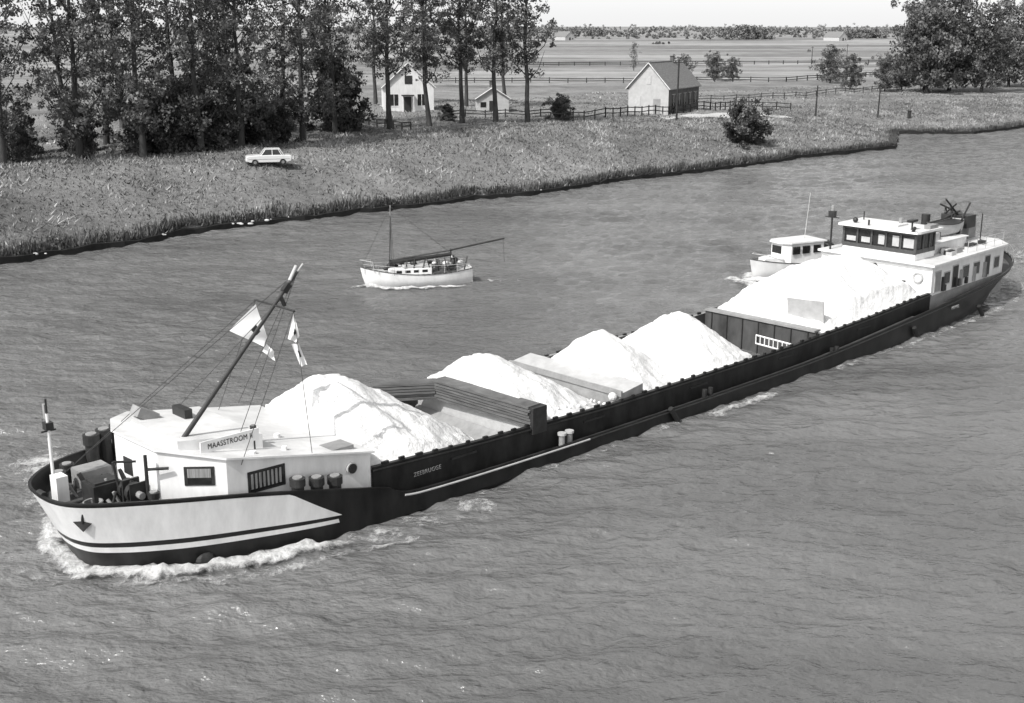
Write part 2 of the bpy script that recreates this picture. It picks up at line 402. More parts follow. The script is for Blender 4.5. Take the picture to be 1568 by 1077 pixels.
for side in (1,-1):
    cap=[];
    for t in dense:
        p=hp(t,0,side,.012); q=hp(t,0,side,-.09); q=(q[0],max(q[1]*side,0)*side,q[2])
        cap.append(((p[0],p[1],p[2]-.03),(p[0],p[1],p[2]+.03),(q[0],q[1],q[2]+.03),foot(t,side,.6 if t<9.5 else .25)))
    mb.grid([[c[k] for c in cap] for k in range(4)],M_black,flip=(side==1))
    A=[];
    for t in np.linspace(9.75,10.98,40):
        p=hp(t,.12,side,.0); A.append(p)
    for k in range(len(A)-1): mb.cyl(A[k],A[k+1],.045,M_lgrey,n=6)
    A=[hp(t,.12,side,.0) for t in np.linspace(10.98,16.0,80)]
    for k in range(len(A)-1): mb.cyl(A[k],A[k+1],.045,M_dark,n=6)
mb.obj('rubbing_strakes',barge,smooth=False)
mb=MB()
def deckstrip(t0,t1,inner,dz,m,n=60):
    for side in (1,-1):
        A=[];B=[]
        for i in range(n+1):
            p=foot(t0+(t1-t0)*i/n,side,dz); A.append(p); B.append((p[0],inner*side,p[2]))
        mb.grid([A,B],m,flip=(side==1))
deckstrip(0.05,9.5,0,.58,M_deck); deckstrip(9.5,13,3.7,.2,M_deck)
A=[];B=[]
for i in range(31):
    t=13.2+(18.9-13.2)*i/30; p=hp(t,0,1,-.1); q=hp(t,0,-1,-.1); A.append((p[0],p[1],p[2]-.3)); B.append((q[0],q[1],q[2]-.3))
mb.grid([A,B],M_deck)
mb.obj('deck',barge)
HS=10.72
def zc(s): return float(np.interp(s,[10,16,24,38,46,51.5],[1.98,1.7,1.5,1.6,1.9,2.2]))
mb=MB(); ss=np.linspace(HS,52.0,60)
for side in (1,-1):
    o=[(s_,3.8*side,.2) for s_ in ss]; t1=[(s_,3.8*side,zc(s_)) for s_ in ss]; t2=[(s_,3.62*side,zc(s_)) for s_ in ss]; bt=[(s_,3.62*side,-.9) for s_ in ss]
    mb.grid([o,t1],M_tar,flip=(side==1)); mb.grid([t1,t2],M_tar if side<0 else M_grey,flip=(side==1)); mb.grid([t2,bt],M_holdw,flip=(side==1))
    for k in range(len(ss)-1):
        mb.cyl((ss[k],3.85*side,zc(ss[k])-.12),(ss[k+1],3.85*side,zc(ss[k+1])-.12),.04,M_tar,n=5)
    s_=11.2
    while s_<51:
        wv=random.uniform(.12,.32)
        mb.box(s_,s_+wv,3.72*side-.05,3.72*side+.05,zc(s_)-.02,zc(s_)+random.uniform(.07,.12),M_tar)
        s_+=random.uniform(.7,.95)
for s_ in (14.5,22.0,29.3,36.5,44):
    mb.box(s_,s_+1.3,-3.84,-3.8,zc(s_)-.5,zc(s_)-.42,M_dark)
mb.obj('hold_coaming',barge)
mb=MB(); mb.quad((HS,-3.62,-.9),(52,-3.62,-.9),(52,3.62,-.9),(HS,3.62,-.9),M_floor); 
mb.box(HS-.02,HS+.1,-3.62,3.62,-.9,1.9,M_whited); mb.obj('hold_floor',barge)
mb=MB()
mb.box(18.95,19.2,-3.62,3.62,-.9,1.55,M_lgrey)
mb.prism([(18.9,-3.6),(18.9,3.6),(16.6,3.6),(16.6,-3.6)],-.89,lambda p:(.9 if p[0]>18 else -.6),M_grey)
mb.prism([(24.7,-3.6),(24.7,3.6),(26.1,3.6),(26.1,-3.6)],-.9,lambda p:(1.75 if p[0]<25 else 1.95),M_grey,M_lgrey)
mb.box(24.62,24.72,-3.6,3.6,1.6,1.86,M_grey)
mb.box(40.1,40.35,-3.62,3.62,-.9,1.85,M_holdw)
mb.box(40.0,40.6,-3.6,3.6,1.85,1.94,M_grey)
for k in range(7):
    y=-3.2+k*1.05; mb.box(40.04,40.1,y,y+.05,-.9,1.85,M_dark)
mb.obj('hold_bulkheads',barge)
mb=MB()
def stack(ax,ay,bx,by,wd,z0,n,th=.13,inset=.03):
    d=Vector((bx-ax,by-ay,0)); L=d.length; T=Matrix.Translation((ax,ay,0))@Matrix.Rotation(math.atan2(d.y,d.x),4,'Z')
    for i in range(n):
        o=random.uniform(-.06,.06); e=random.uniform(-.08,.08)
        mb.box(e,L+e,-wd/2+o,wd/2+o,z0+i*th,z0+i*th+th-inset,M_board,T)
stack(18.9,2.0,19.15,-3.75,.75,1.58,7)
stack(16.4,3.75,18.75,2.15,.7,1.6,6)
mb.box(18.8,19.6,-3.95,-3.55,1.3,2.42,M_dark)
mb.obj('hatch_board_stack',barge)
mb=MB()
for a in (0,1):
    z=1.15+a*.45; mb.cyl((38.2,-1.2,z),(37.9,-3.6,z),.045,M_white,n=6)
for k in range(9):
    f=k/8; x=38.2-.3*f; y=-1.2-2.4*f
    mb.cyl((x,y,1.15),(x,y,1.6),.03,M_white,n=5)
T=Matrix.Translation((41.2,-2.3,1.85))@Matrix.Rotation(math.radians(14),4,'Z')@Matrix.Rotation(math.radians(-14),4,'Y')
mb.box(-.04,.04,-1.0,1.0,0,1.5,M_lgrey,T)
mb.cyl((41.2,-1.5,1.8),(42.1,-1.5,2.3),.05,M_dark)
mb.obj('hold_fittings',barge)
def sand(name,s0,s1,cones,zmin=-.85,seed=0):
    ns=int((s1-s0)/.12); nt_=60; Pg=[]
    for j in range(nt_+1):
        y=-3.6+7.2*j/nt_; row=[]
        for i in range(ns+1):
            x=s0+(s1-s0)*i/ns; z=-9
            for (cx,cy,ex,ey,h,sl,rd) in cones:
                dx=ex-cx;dy=ey-cy;LL=dx*dx+dy*dy
                t=0 if LL==0 else max(0,min(1,((x-cx)*dx+(y-cy)*dy)/LL))
                d=math.hypot(x-cx-dx*t,y-cy-dy*t)
                ang=math.atan2(y-cy,x-cx)
                d*=1+.13*noise.noise(Vector((math.cos(ang)*1.9,math.sin(ang)*1.9,seed)))
                gul=.08*noise.noise(Vector((math.cos(ang)*6,math.sin(ang)*6,seed+9)))*min(1,d)
                z=max(z,h-sl*(math.sqrt(d*d+rd*rd)-rd)+gul)
            z+=.18*noise.noise(Vector((x*.8,y*.8,seed)))+.10*noise.noise(Vector((x*2.4,y*2.4,seed)))+.04*noise.noise(Vector((x*6,y*6,seed)))
            lim=zc(x)-.02
            if abs(y)>3.4: z=min(z,lim)
            row.append((x,y,max(z,zmin)))
        Pg.append(row)
    m=MB(); m.grid(Pg,M_sand); 
    for j,fl in ((0,False),(len(Pg[0])-1,True)):
        c=[r_[j] for r_ in Pg]; m.grid([c,[(p[0],p[1],-.88) for p in c]],M_sand,flip=not fl)
    m.obj(name,barge,smooth=True)
sand('sand_heap',HS+.1,17.8,[(11.6,.5,12.0,.3,4.4,.66,.3)],seed=1)
sand('sand_heap_b',19.3,24.6,[(19.5,.3,19.9,.1,3.75,.58,.25),(21.9,-.8,22.2,-.8,2.2,.5,.3)],seed=2)
sand('sand_heap_c',26.15,36.6,[(26.9,-.2,27.1,-.2,3.7,.74,.2),(31.8,-.6,32.2,-.7,3.75,.72,.35)],seed=3)
sand('sand_heap_d',40.6,51.9,[(45.2,-.1,48.0,-.6,4.6,.60,.5),(42.0,1.4,43.0,1.0,2.9,.55,.4)],seed=4)
mb=MB()
for k in range(45):
    a=random.uniform(20,24.4); y=random.uniform(-3.3,-1.2)
    mb.sph((a,y,1.7-.3*abs(a-21)*.6+.1),random.uniform(.05,.12),M_sand,6,4)
mb.sph((24.4,-3.3,1.6),.2,M_sand,9,6)
mb.obj('sand_lumps',barge)

mb=MB()
pl=[(3.3,-1.9),(5.0,-3.4),(HS-.02,-3.72),(HS-.02,3.72),(5.0,3.4),(3.9,2.4),(3.2,.9)]
zt=lambda p: 3.86-.19*(p[0]-3.6)
mb.prism(pl,.6,zt,M_white,M_roof)
cx,cy=6.5,0
pl2=[((x-cx)*1.03+cx,(y-cy)*1.03) for x,y in pl]
mb.prism(pl2,lambda p:zt(p)+.003,lambda p:zt(p)+.07,M_white,M_roof)
mb.prism([(3.9,-2.2),(7.0,-2.5),(7.0,1.8),(4.4,1.8),(3.8,.8)],3.0,lambda p:4.22-.12*(p[0]-3.6),M_white,M_roof)
mb.obj('deckhouse',barge,bevel=.025)
mb=MB()
def wallbox(mb,ax,ay,bx,by,f0,f1,z0,z1,out,m,dz=None):
    d=Vector((bx-ax,by-ay)); L=d.length; T=Matrix.Translation((ax,ay,0))@Matrix.Rotation(math.atan2(d.y,d.x),4,'Z')
    mb.box(f0*L,f1*L,-out,.02,z0,z1,m,T)
c3=(3.3,-1.9,5,-3.4); n3=(5,-3.4,HS-.02,-3.72)
wallbox(mb,*c3,.38,.82,2.70,3.36,.03,M_dark); wallbox(mb,*c3,.43,.77,2.77,3.29,.04,M_curtain); wallbox(mb,*c3,.43,.77,2.77,2.98,.045,M_glass)
wallbox(mb,*n3,.13,.38,2.18,2.95,.03,M_dark); wallbox(mb,*n3,.145,.365,2.25,2.88,.04,M_glass)
for k in range(8):
    f=.15+k*.027; wallbox(mb,*n3,f,f+.014,2.32,2.86,.045,M_curtain)
mb.cyl((9.85,-3.6,2.12),(9.85,-3.76,2.12),.22,M_lgrey,n=20); mb.cyl((9.85,-3.6,2.12),(9.85,-3.79,2.12),.18,M_glass,n=20)
wallbox(mb,3.2,.9,3.3,-1.9,.2,.4,2.6,3.2,.03,M_dark)
mb.obj('deckhouse_windows',barge)
mb=MB()
mb.box(4.5,6.75,-2.68,-2.63,3.70,4.12,M_white)
mb.cyl((4.7,-2.6,3.3),(4.7,-2.6,4.0),.03,M_dark);mb.cyl((6.6,-2.6,3.2),(6.6,-2.6,4.0),.03,M_dark)
mb.obj('name_board',barge)
text('name_lettering','MAASSTROOM II',.27,(5.62,-2.69,3.91),(math.pi/2,0,0),M_dark,barge,.006,.80)
text('coaming_lettering','ZEEBRUGGE',.24,(13.2,-3.93,1.2),(math.pi/2,0,0),M_grey,barge,.006,.95)
mb=MB()
def pot(x,y,z0,h,r,m=M_dark):
    mb.cyl((x,y,z0),(x,y,z0+h*.72),r,m,n=14); mb.cyl((x,y,z0+h*.72),(x,y,z0+h),r*1.25,m,n=14); mb.cyl((x,y,z0+h),(x,y,z0+h+.04),r*.8,M_grey,n=14)
for x,y,z in ((7.4,-3.92,1.45),(8.15,-3.97,1.3),(8.9,-4.0,1.16)): pot(x,y,z,1.0,.22)
for x,y in ((3.3,3.0),(3.9,3.25),(4.5,3.4)): pot(x,y,2.0,1.3,.24,M_dark)
pot(7.0,-1.9,3.2,.75,.09,M_dark); pot(2.9,-2.3,2.0,.7,.16); pot(1.3,1.3,2.1,.75,.2); pot(1.9,2.0,2.1,.7,.2)
mb.box(9.2,10.2,-3.4,-2.6,2.72,2.86,M_grey,None); mb.box(5.6,5.9,.3,1.2,3.95,4.3,M_dark)
T=Matrix.Translation((4.4,1.1,4.1))@Matrix.Rotation(.5,4,'Y'); mb.box(-.4,.4,-.3,.3,0,.35,M_grey,T)
mb.box(.75,1.15,.2,.7,2.1,3.05,M_white)
mb.box(1.9,3.0,.9,1.7,2.1,2.75,M_grey)
mb.cyl((7.6,-2.9,3.0),(7.6,-2.9,3.3),.1,M_white);mb.cyl((8.4,-1.2,2.8),(8.4,-1.2,3.15),.12,M_white);mb.cyl((6.2,-3.1,3.3),(6.2,-3.1,3.52),.12,M_white)
mb.obj('ventilators',barge)
mb=MB()
mb.box(1.5,2.5,-.9,.0,1.85,2.55,M_dark); mb.box(1.6,2.4,-.8,-.1,2.55,2.62,M_dark)
for y in (-1.7,-1.2): mb.cyl((2.6,y,2.3),(2.6,y+.22,2.3),.34,M_dark,n=16)
mb.cyl((2.6,-2.1,2.3),(2.6,-.6,2.3),.12,M_grey,n=10)
mb.box(2.3,2.9,-1.35,-1.25,1.8,2.7,M_dark); mb.box(2.3,2.9,-1.85,-1.8,1.8,2.7,M_dark)
mb.cyl((2.9,-1.9,1.8),(2.9,-1.9,3.6),.06,M_dark); mb.cyl((2.9,-1.9,3.1),(3.5,-2.3,3.1),.05,M_dark)
mb.cyl((2.4,-1.0,1.8),(2.2,-1.0,3.3),.05,M_dark); mb.cyl((2.2,-1.0,3.3),(2.9,-1.2,3.2),.04,M_dark)
for k in range(16):
    a=random.uniform(1.3,3.1); y=random.uniform(-1.7,.8); mb.cyl((a,y,1.85),(a+random.uniform(-.3,.3),y+random.uniform(-.3,.3),2.1+random.random()*.6),random.uniform(.03,.09),random.choice([M_dark,M_dark,M_grey]))
for k in range(5):
    mb.tube([(1.4+.3*math.cos(t),-1.0+.3*math.sin(t),1.92+k*.05) for t in np.linspace(0,6.28,14)],.035,M_grey,5)
mb.cyl((.15,-.2,2.45),(.15,.2,2.45),.12,M_dark)
mb.tube([(0.6,-.4,2.0),(1.5,-.5,2.05)],.05,M_dark)
o=mb.obj('anchor_windlass',barge); o.location.z=.28
mb=MB()
for s_ in (1,-1):
    q=hp(2.2,.3,s_,.06); d=Vector(hp(2.4,.3,s_,.06))-Vector(hp(2.0,.3,s_,.06)); d.z=0; d.normalize(); q=Vector(q); u=Vector((0,0,1))
    mb.add([q-d*.33+u*.12,q+u*.16,q+d*.33+u*.1,q-u*.22],[(0,3,2,1) if s_<0 else (0,1,2,3)],M_dark)
    mb.cyl(q+u*.1,q+u*.1+Vector((0,.1*s_,.35)),.05,M_dark)
q=hp(5.0,.9,-1,.12); mb.sph(q,.26,M_dark,8,6,1.4,.6,.8)
mb.obj('anchors',barge)
mb=MB()
mb.cyl((.95,.9,2.0),(.95,.9,5.1),.055,M_white); mb.box(.82,1.08,.75,1.05,4.55,4.8,M_dark); mb.cyl((.95,.9,5.1),(.95,.9,5.6),.035,M_dark)
mb.cyl((.7,.9,4.5),(1.2,.9,4.5),.03,M_dark); mb.box(.9,1.0,.95,1.1,4.9,5.4,M_grey)
mb.obj('bow_flagstaff',barge)
mb=MB()
b0=Vector((3.75,-1.75,3.4)); b1=Vector((9.4,-1.5,9.05)); dm=(b1-b0).normalized()
mb.cyl(b0,b1,.095,M_dark,r2=.055,n=12)
mb.cyl(b0-Vector((0,.0,.1)),b0+dm*.9,.17,M_dark,n=12)
c_=b0+dm*6.5
mb.cyl(c_+Vector((0,1.25,0)),c_+Vector((0,-1.25,0)),.035,M_dark)
mb.box(-.10,.10,-.1,.1,0,.35,M_dark,Matrix.Translation(b1-dm*.9)@Matrix.Rotation(.75,4,'Y'))
mb.cyl(b1,b1+Vector((.25,0,.25)),.035,M_lgrey); mb.cyl(b1-dm*.5+Vector((0,0,.08)),b1+dm*.1+Vector((-.06,.06,.13)),.065,M_lgrey)
mb.cyl(b0+dm*6.9,b0+dm*6.9+Vector((.15,.0,-.35)),.08,M_dark)
for p,q in [(b1,(1.0,1.4,2.4)),(c_+Vector((0,1.2,0)),(2.4,2.9,2.3)),(c_+Vector((0,-1.2,0)),(8.2,-3.7,3.1)),(b1,(9.6,3.4,3.0)),(c_,(5.6,1.5,3.8)),(c_+Vector((0,-1.2,0)),(5.5,-3.5,3.3)),(c_+Vector((0,1.2,0)),(8.6,3.2,3)),(b1,(6.3,-2.0,3.6))]:
    mb.cyl(p,q,.012,M_rope,n=4)
mb.obj('raking_mast',barge)
def flag(name,poly,m,par,dark=None,amp=.05):
    A_,B_,C_,D_=[Vector(p) for p in poly]; nn=(B_-A_).cross(D_-A_).normalized(); P_=[]
    for j in range(11):
        r_=[]
        for i in range(13):
            u=i/12;v=j/10; p=(A_*(1-u)+B_*u)*(1-v)+(D_*(1-u)+C_*u)*v
            p+=nn*amp*math.sin(u*7+v*3)*(.3+u); r_.append(tuple(p))
        P_.append(r_)
    m_=MB(); m_.grid(P_,m)
    if dark: m_.m=[(m_.mi(dark) if dark_t(k) else a) for k,a in enumerate(m_.m)]
    return m_.obj(name,par,smooth=True)
def dark_t(k):
    j,i=divmod(k,12); return 3<=j<6 and 4<i<8
a=c_+Vector((0,1.2,0))
flag('signal_flag',[(a.x,a.y,a.z-.15),(a.x+.35,a.y-.1,a.z-1.45),(a.x+.1,a.y-.2,a.z-1.7),(a.x-1.0,a.y+.25,a.z-1.0)],M_cloth,barge,M_dark)
flag('signal_pennant',[(a.x+.3,a.y-.1,a.z-1.65),(a.x+.55,a.y-.2,a.z-2.0),(a.x+.5,a.y-.25,a.z-2.3),(a.x+.1,a.y-.1,a.z-1.9)],M_cloth,barge)
a=c_+Vector((0,-1.2,0))
flag('house_flag',[(a.x,a.y,a.z-.05),(a.x+.12,a.y-.12,a.z-.9),(a.x+.0,a.y-.05,a.z-1.1),(a.x-.25,a.y+.05,a.z-.95)],M_cloth,barge,M_dark)
flag('house_flag_tail',[(a.x-.15,a.y,a.z-1.15),(a.x+.1,a.y-.1,a.z-1.15),(a.x+.35,a.y-.15,a.z-1.95),(a.x+.15,a.y-.05,a.z-2.0)],M_cloth,barge,M_dark)

mb=MB()
for s_ in (20.3,):
    for dx in (0,.45):
        mb.cyl((s_+dx,-4.15,.4),(s_+dx,-4.15,1.05),.13,M_grey,n=12); mb.cyl((s_+dx,-4.15,1.0),(s_+dx,-4.15,1.1),.19,M_lgrey,n=12)
for s_ in (30,41,52):
    for dx in (0,.45):
        mb.cyl((s_+dx,-4.12,.3),(s_+dx,-4.12,.95),.12,M_dark,n=10)
for s_ in (27,49,57):
    mb.cyl((s_,-4.5,.75),(s_+.5,-4.55,.1),.13,M_tyre,n=8)
mb.obj('mooring_bollards',barge)

A0=52.1
mb=MB()
pa=[(A0,-3.75),(62.2,-3.4),(63.5,-2.2),(63.5,2.2),(62.2,3.4),(A0,3.75)]
mb.prism(pa,.8,3.75,M_white,M_roof)
mb.prism([(A0-.2,-3.95),(62.3,-3.6),(63.7,-2.3),(63.7,2.3),(62.3,3.6),(A0-.2,3.95)],3.753,3.88,M_white,M_roof)
mb.box(52.3,54.7,-2.45,2.45,3.883,4.3,M_white)
mb.box(54.8,59.5,-2.1,2.1,3.883,4.5,M_white)
mb.box(54.75,59.6,-2.2,2.2,4.503,4.58,M_roof)
mb.obj('accommodation',barge,bevel=.03)
mb=MB()
mb.box(52.35,54.65,-2.4,2.4,4.305,5.52,M_glass)
for y in np.linspace(-2.43,2.43,6): mb.box(52.28,52.38,y-.055,y+.055,4.3,5.54,M_wood)
mb.box(52.26,52.37,-2.45,2.45,4.28,4.5,M_wood); mb.box(52.28,52.37,-2.45,2.45,5.38,5.54,M_wood)
for side in (1,-1):
    for x in (52.35,53.2,54.0,54.6): mb.box(x-.06,x+.06,2.4*side-.06,2.4*side+.06,4.3,5.54,M_wood)
    mb.box(52.3,54.7,2.4*side-.05,2.4*side+.05,5.38,5.54,M_wood); mb.box(52.3,54.7,2.4*side-.05,2.4*side+.05,4.25,4.52,M_wood)
for k in range(5):
    y=-1.94+k*.97; h_=random.uniform(.2,.6); mb.box(52.33,52.35,y-.36,y+random.uniform(.05,.36),4.62,4.7+h_,M_lgrey)
mb.obj('wheelhouse_glazing',barge)
mb=MB()
mb.prism([(51.95,-2.65),(52.25,-2.75),(55.0,-2.75),(55.0,2.75),(52.25,2.75),(51.95,2.65)],5.543,5.67,M_white,M_roof)
mb.box(53,54.3,-.8,.8,5.67,5.79,M_whited)
mb.obj('wheelhouse_roof',barge,bevel=.04)
mb=MB()
mb.cyl((52.7,-1.9,5.65),(52.7,-1.9,6.2),.05,M_dark); mb.box(52.3,53.1,-2.05,-1.75,6.15,6.28,M_dark)
mb.sph((52.7,1.9,5.85),.17,M_dark); mb.cyl((52.4,.8,5.65),(52.4,.8,6.0),.06,M_dark); mb.cyl((54.2,2.2,5.65),(54.2,2.2,6.2),.04,M_dark)
mb.cyl((53.9,-.5,5.75),(53.9,-.5,6.1),.12,M_grey); mb.cyl((52.1,-2.3,5.65),(51.9,-2.5,5.95),.1,M_dark)
mb.box(53.6,54.6,-2.6,-2.2,5.68,5.9,M_grey)
mb.cyl((A0+.2,3.3,3.88),(A0+.2,3.3,6.3),.06,M_dark); mb.box(A0+.05,A0+.35,3.1,3.5,5.9,6.3,M_dark); mb.cyl((A0+.2,2.8,5.9),(A0+.2,3.8,5.9),.03,M_dark)
mb.cyl((A0+.2,3.3,6.3),(A0+.2,3.3,6.65),.1,M_grey)
for x0,x1,y in ((57.1,62,-3.4),(55.1,62,3.4)):
    for x in np.arange(x0,x1+.1,1.2): mb.cyl((x,y,3.88),(x,y,4.65),.02,M_lgrey,n=5)
    for z in (4.25,4.65): mb.cyl((x0,y,z),(x1,y,z),.015,M_lgrey,n=5)
for k in range(14):
    x=random.uniform(55.2,61); y=random.uniform(-3.2,-2.3); mb.box(x,x+random.uniform(.2,.7),y,y+.4,3.88,3.88+random.uniform(.1,.4),random.choice([M_dark,M_grey,M_lgrey]))
mb.obj('deck_fittings',barge)
mb=MB()
ax=(A0,-3.75,62.2,-3.4)
for f0,f1,z0,z1,m in ((.04,.11,2.2,3.35,M_grey),(.16,.23,2.5,3.15,M_glass),(.27,.34,2.1,3.4,M_dark),(.41,.49,2.5,3.2,M_glass),(.56,.64,2.5,3.2,M_glass),(.72,.79,2.2,3.4,M_dark),(.86,.93,2.5,3.15,M_glass)):
    wallbox(mb,*ax,f0-.006,f1+.006,z0-.07,z1+.07,.03,M_lgrey); wallbox(mb,*ax,f0,f1,z0,z1,.045,m)
wallbox(mb,*ax,0,1,.8,2.0,.02,M_grey)
for k in range(9):
    f=random.uniform(.05,.95); wallbox(mb,*ax,f,f+.02,2.1,2.1+random.uniform(.3,1.1),.15,random.choice([M_dark,M_grey,M_wood]))
mb.cyl((A0,-2.9,3.0),(A0-.06,-2.9,3.0),.28,M_white,n=20); mb.cyl((A0,2.6,2.95),(A0-.06,2.6,2.95),.28,M_white,n=20)
for y in (-2.9,2.6):
    mb.tube([(A0-.08,y+.28*math.cos(t),3.0+.28*math.sin(t)) for t in np.linspace(0,6.283,20)],.06,M_lgrey,6)
mb.cyl((A0,0,3.3),(A0-.05,0,3.3),.2,M_dark,n=6)
mb.box(A0-.08,A0,-2.1,-1.0,2.5,2.7,M_dark)
mb.box(A0-.04,A0,-3.7,3.7,3.5,3.58,M_lgrey)
mb.obj('accommodation_openings',barge)
def boathull(mb,L,B,fb,m,mtop,T=Matrix.Identity(4),n=20,transom=.65,sheer=.35,draft=.25):
    def sec(u):
        w=B/2*(math.sin(min(1,(1-u)/.62)*math.pi/2)**.8 if u>.38 else 1-(1-transom)*((.38-u)/.38)**2)
        z=fb*(1+sheer*(2*u-.8)**2*.9)
        return w,z
    for side in (1,-1):
        rows=[[],[],[],[]]
        for i in range(n+1):
            u=i/n; w_,z=sec(u); x=(u-.5)*L
            if u==1: w_=.01
            for k,(a,bz,xs) in enumerate(((1,z,0),(.96,z*.5,-.02),(.8,0,-.05),(.3,-draft,-.1))):
                rows[k].append(T@Vector((x+xs*L*u,w_*a*side,bz)))
        mb.grid(rows,m,flip=(side==1))
    D1=[T@Vector(((i/n-.5)*L,sec(i/n)[0]*.97*(0.01 if i==n else 1),sec(i/n)[1]-.06)) for i in range(n+1)]
    D2=[T@Vector(((i/n-.5)*L,-sec(i/n)[0]*.97*(0.01 if i==n else 1),sec(i/n)[1]-.06)) for i in range(n+1)]
    mb.grid([D1,D2],mtop)
    w_,z=sec(0); mb.add([T@Vector(p) for p in [(-L/2,w_,z),(-L/2,-w_,z),(-L/2,-w_*.8,-draft),(-L/2,w_*.8,-draft)]],[(0,1,2,3)],m)
    for side in (1,-1):
        pts=[T@Vector(((i/n-.5)*L,sec(i/n)[0]*side*(0.01 if i==n else 1),sec(i/n)[1])) for i in range(n+1)]
        mb.tube(pts,.035,M_wood if m is M_white else M_dark,5)
mb=MB()
T=Matrix.Translation((58.3,-1.0,4.75))@Matrix.Rotation(math.pi,4,'Z')
boathull(mb,3.9,1.5,.6,M_lgrey,M_dark,T)
mb.box(56.9,57.0,-1.6,-.4,4.58,5.0,M_dark); mb.box(59.5,59.6,-1.6,-.4,4.58,5.0,M_dark)
mb.obj('ship_dinghy',barge,smooth=False)
mb=MB()
mb.cyl((61.2,-.6,3.88),(61.2,-.6,5.6),.09,M_dark); mb.cyl((61.2,-.6,5.5),(58.4,-1.0,6.9),.06,M_dark); mb.cyl((61.2,-.6,5.6),(62.6,.1,5.0),.25,M_dark); 
mb.box(60.6,61.8,-1.5,.3,4.8,5.6,M_dark); mb.cyl((58.4,-1.0,6.9),(58.4,-1.0,5.5),.012,M_rope,n=4)
mb.box(62.2,63.2,-.9,.9,3.88,5.0,M_grey); mb.cyl((60.3,1.2,3.88),(60.3,1.2,5.5),.28,M_dark,n=14)
mb.cyl((62.5,-1.6,3.88),(62.5,-1.6,5.6),.04,M_dark)
mb.box(55.3,56.5,-1.8,.6,4.58,5.05,M_lgrey)
for k in range(7): mb.cyl((61+random.uniform(-1,1),random.uniform(-1.5,.5),5.4),(61+random.uniform(-1,1),random.uniform(-1.5,.5),5.9+random.random()*.5),.06,M_dark)
mb.obj('stern_crane',barge)
mb=MB()
for t in np.linspace(16.2,18.9,7):
    for side in (1,-1):
        p=hp(t,0,side,-.1); mb.cyl(p,(p[0],p[1],p[2]+.7),.02,M_grey,n=5)
for side in (1,-1):
    mb.tube([tuple(Vector(hp(t,0,side,-.1))+Vector((0,0,.7))) for t in np.linspace(16.2,18.95,20)],.02,M_grey,5)
for x in (64.8,66.2): 
    for y in (-1.1,1.1): mb.cyl((x,y,1.7),(x,y,2.7),.14,M_dark)
mb.obj('stern_rail',barge)
text('stern_lettering','MEPPEL',.28,(54,-4.46,1.15),(math.pi/2,0,math.radians(1)),M_lgrey,barge,.006,1)

foam('bow_wave_foam',[
 ([(4.2,5.0),(2.0,3.7),(.8,1.6),(.9,-.9),(2.5,-2.9),(4.9,-4.0),(7.6,-4.8),(10.5,-5.1)],1.25,1.2,1.05,.26),
 ([(.8,-1.2),(2.6,-3.8),(5.4,-5.2),(9,-6.1),(13,-7.0)],1.3,.9,.62,.06),
 ([(7.5,-5.1),(10,-5.3),(13,-5.7),(17,-6.5)],1.9,2.8,.54,.06),
 ([(2,4.2),(3.2,6.4),(4.2,9),(4.6,13)],3.0,3.6,.80,.2),
 ([(0.4,4.0),(-.6,1.4),(0,-1.6),(2.0,-4.4)],1.3,1.3,.40,.05),
 ([(12,-4.75),(20,-4.8),(30,-4.75),(38,-4.75)],.8,.8,.38,.04),
 ([(28,-5.0),(32,-5.1),(36.5,-5.0)],1.2,1.0,.72,.08),
 ([(38,-4.8),(50,-4.9),(60,-4.5),(66,-3.6)],.8,1.2,.50,.05),
 ([(64,-2.5),(70,-3),(84,-4)],3,6,.70,.15),
 ([(64,2),(70,2),(90,3)],3,6,.55,.1),
],barge)

# ------------------------------------------------------------ people
def person(name,loc,rz,parent=None,m=M_clothd):
    e=empty(name,loc,rz) 
    if parent: e.parent=parent
    J=[(0,0,.5),(0,0,.75),(0,.02,1.0),(0,.03,1.12),(.1,.0,.48),(.13,.42,.5),(.13,.46,.08),(.13,.6,.04),(-.1,.0,.48),(-.13,.42,.5),(-.13,.46,.08),(-.13,.6,.04),(.19,.02,1.0),(.24,.1,.74),(.16,.36,.66),(-.19,.02,1.0),(-.24,.1,.74),(-.16,.36,.66)]
    E=[(0,1),(1,2),(2,3),(0,4),(4,5),(5,6),(6,7),(0,8),(8,9),(9,10),(10,11),(2,12),(12,13),(13,14),(2,15),(15,16),(16,17)]
    Rr=[.15,.14,.15,.06,.11,.075,.05,.04,.11,.075,.05,.04,.07,.05,.035,.07,.05,.035]
    me=bpy.data.meshes.new('body'); me.from_pydata(J,E,[]); o=bpy.data.objects.new('body',me); COL.objects.link(o); o.parent=e
    me.materials.append(m)
    o.modifiers.new('s','SKIN')
    for i,r_ in enumerate(Rr): me.skin_vertices[0].data[i].radius=(r_,r_)
    me.skin_vertices[0].data[0].use_root=True
    o.modifiers.new('d','SUBSURF').levels=1
    m_=MB(); h=J[3]; m_.sph((h[0],h[1]+.02,h[2]+.15),.105,M_skin,12,9,.85,1,1.15); m_.sph((h[0],h[1]-.01,h[2]+.19),.11,M_clothd,10,7,.9,1,.95)
    m_.sph((h[0],h[1]+.13,h[2]+.14),.02,M_skin,6,5); m_.obj('head',e,smooth=True)
    return e

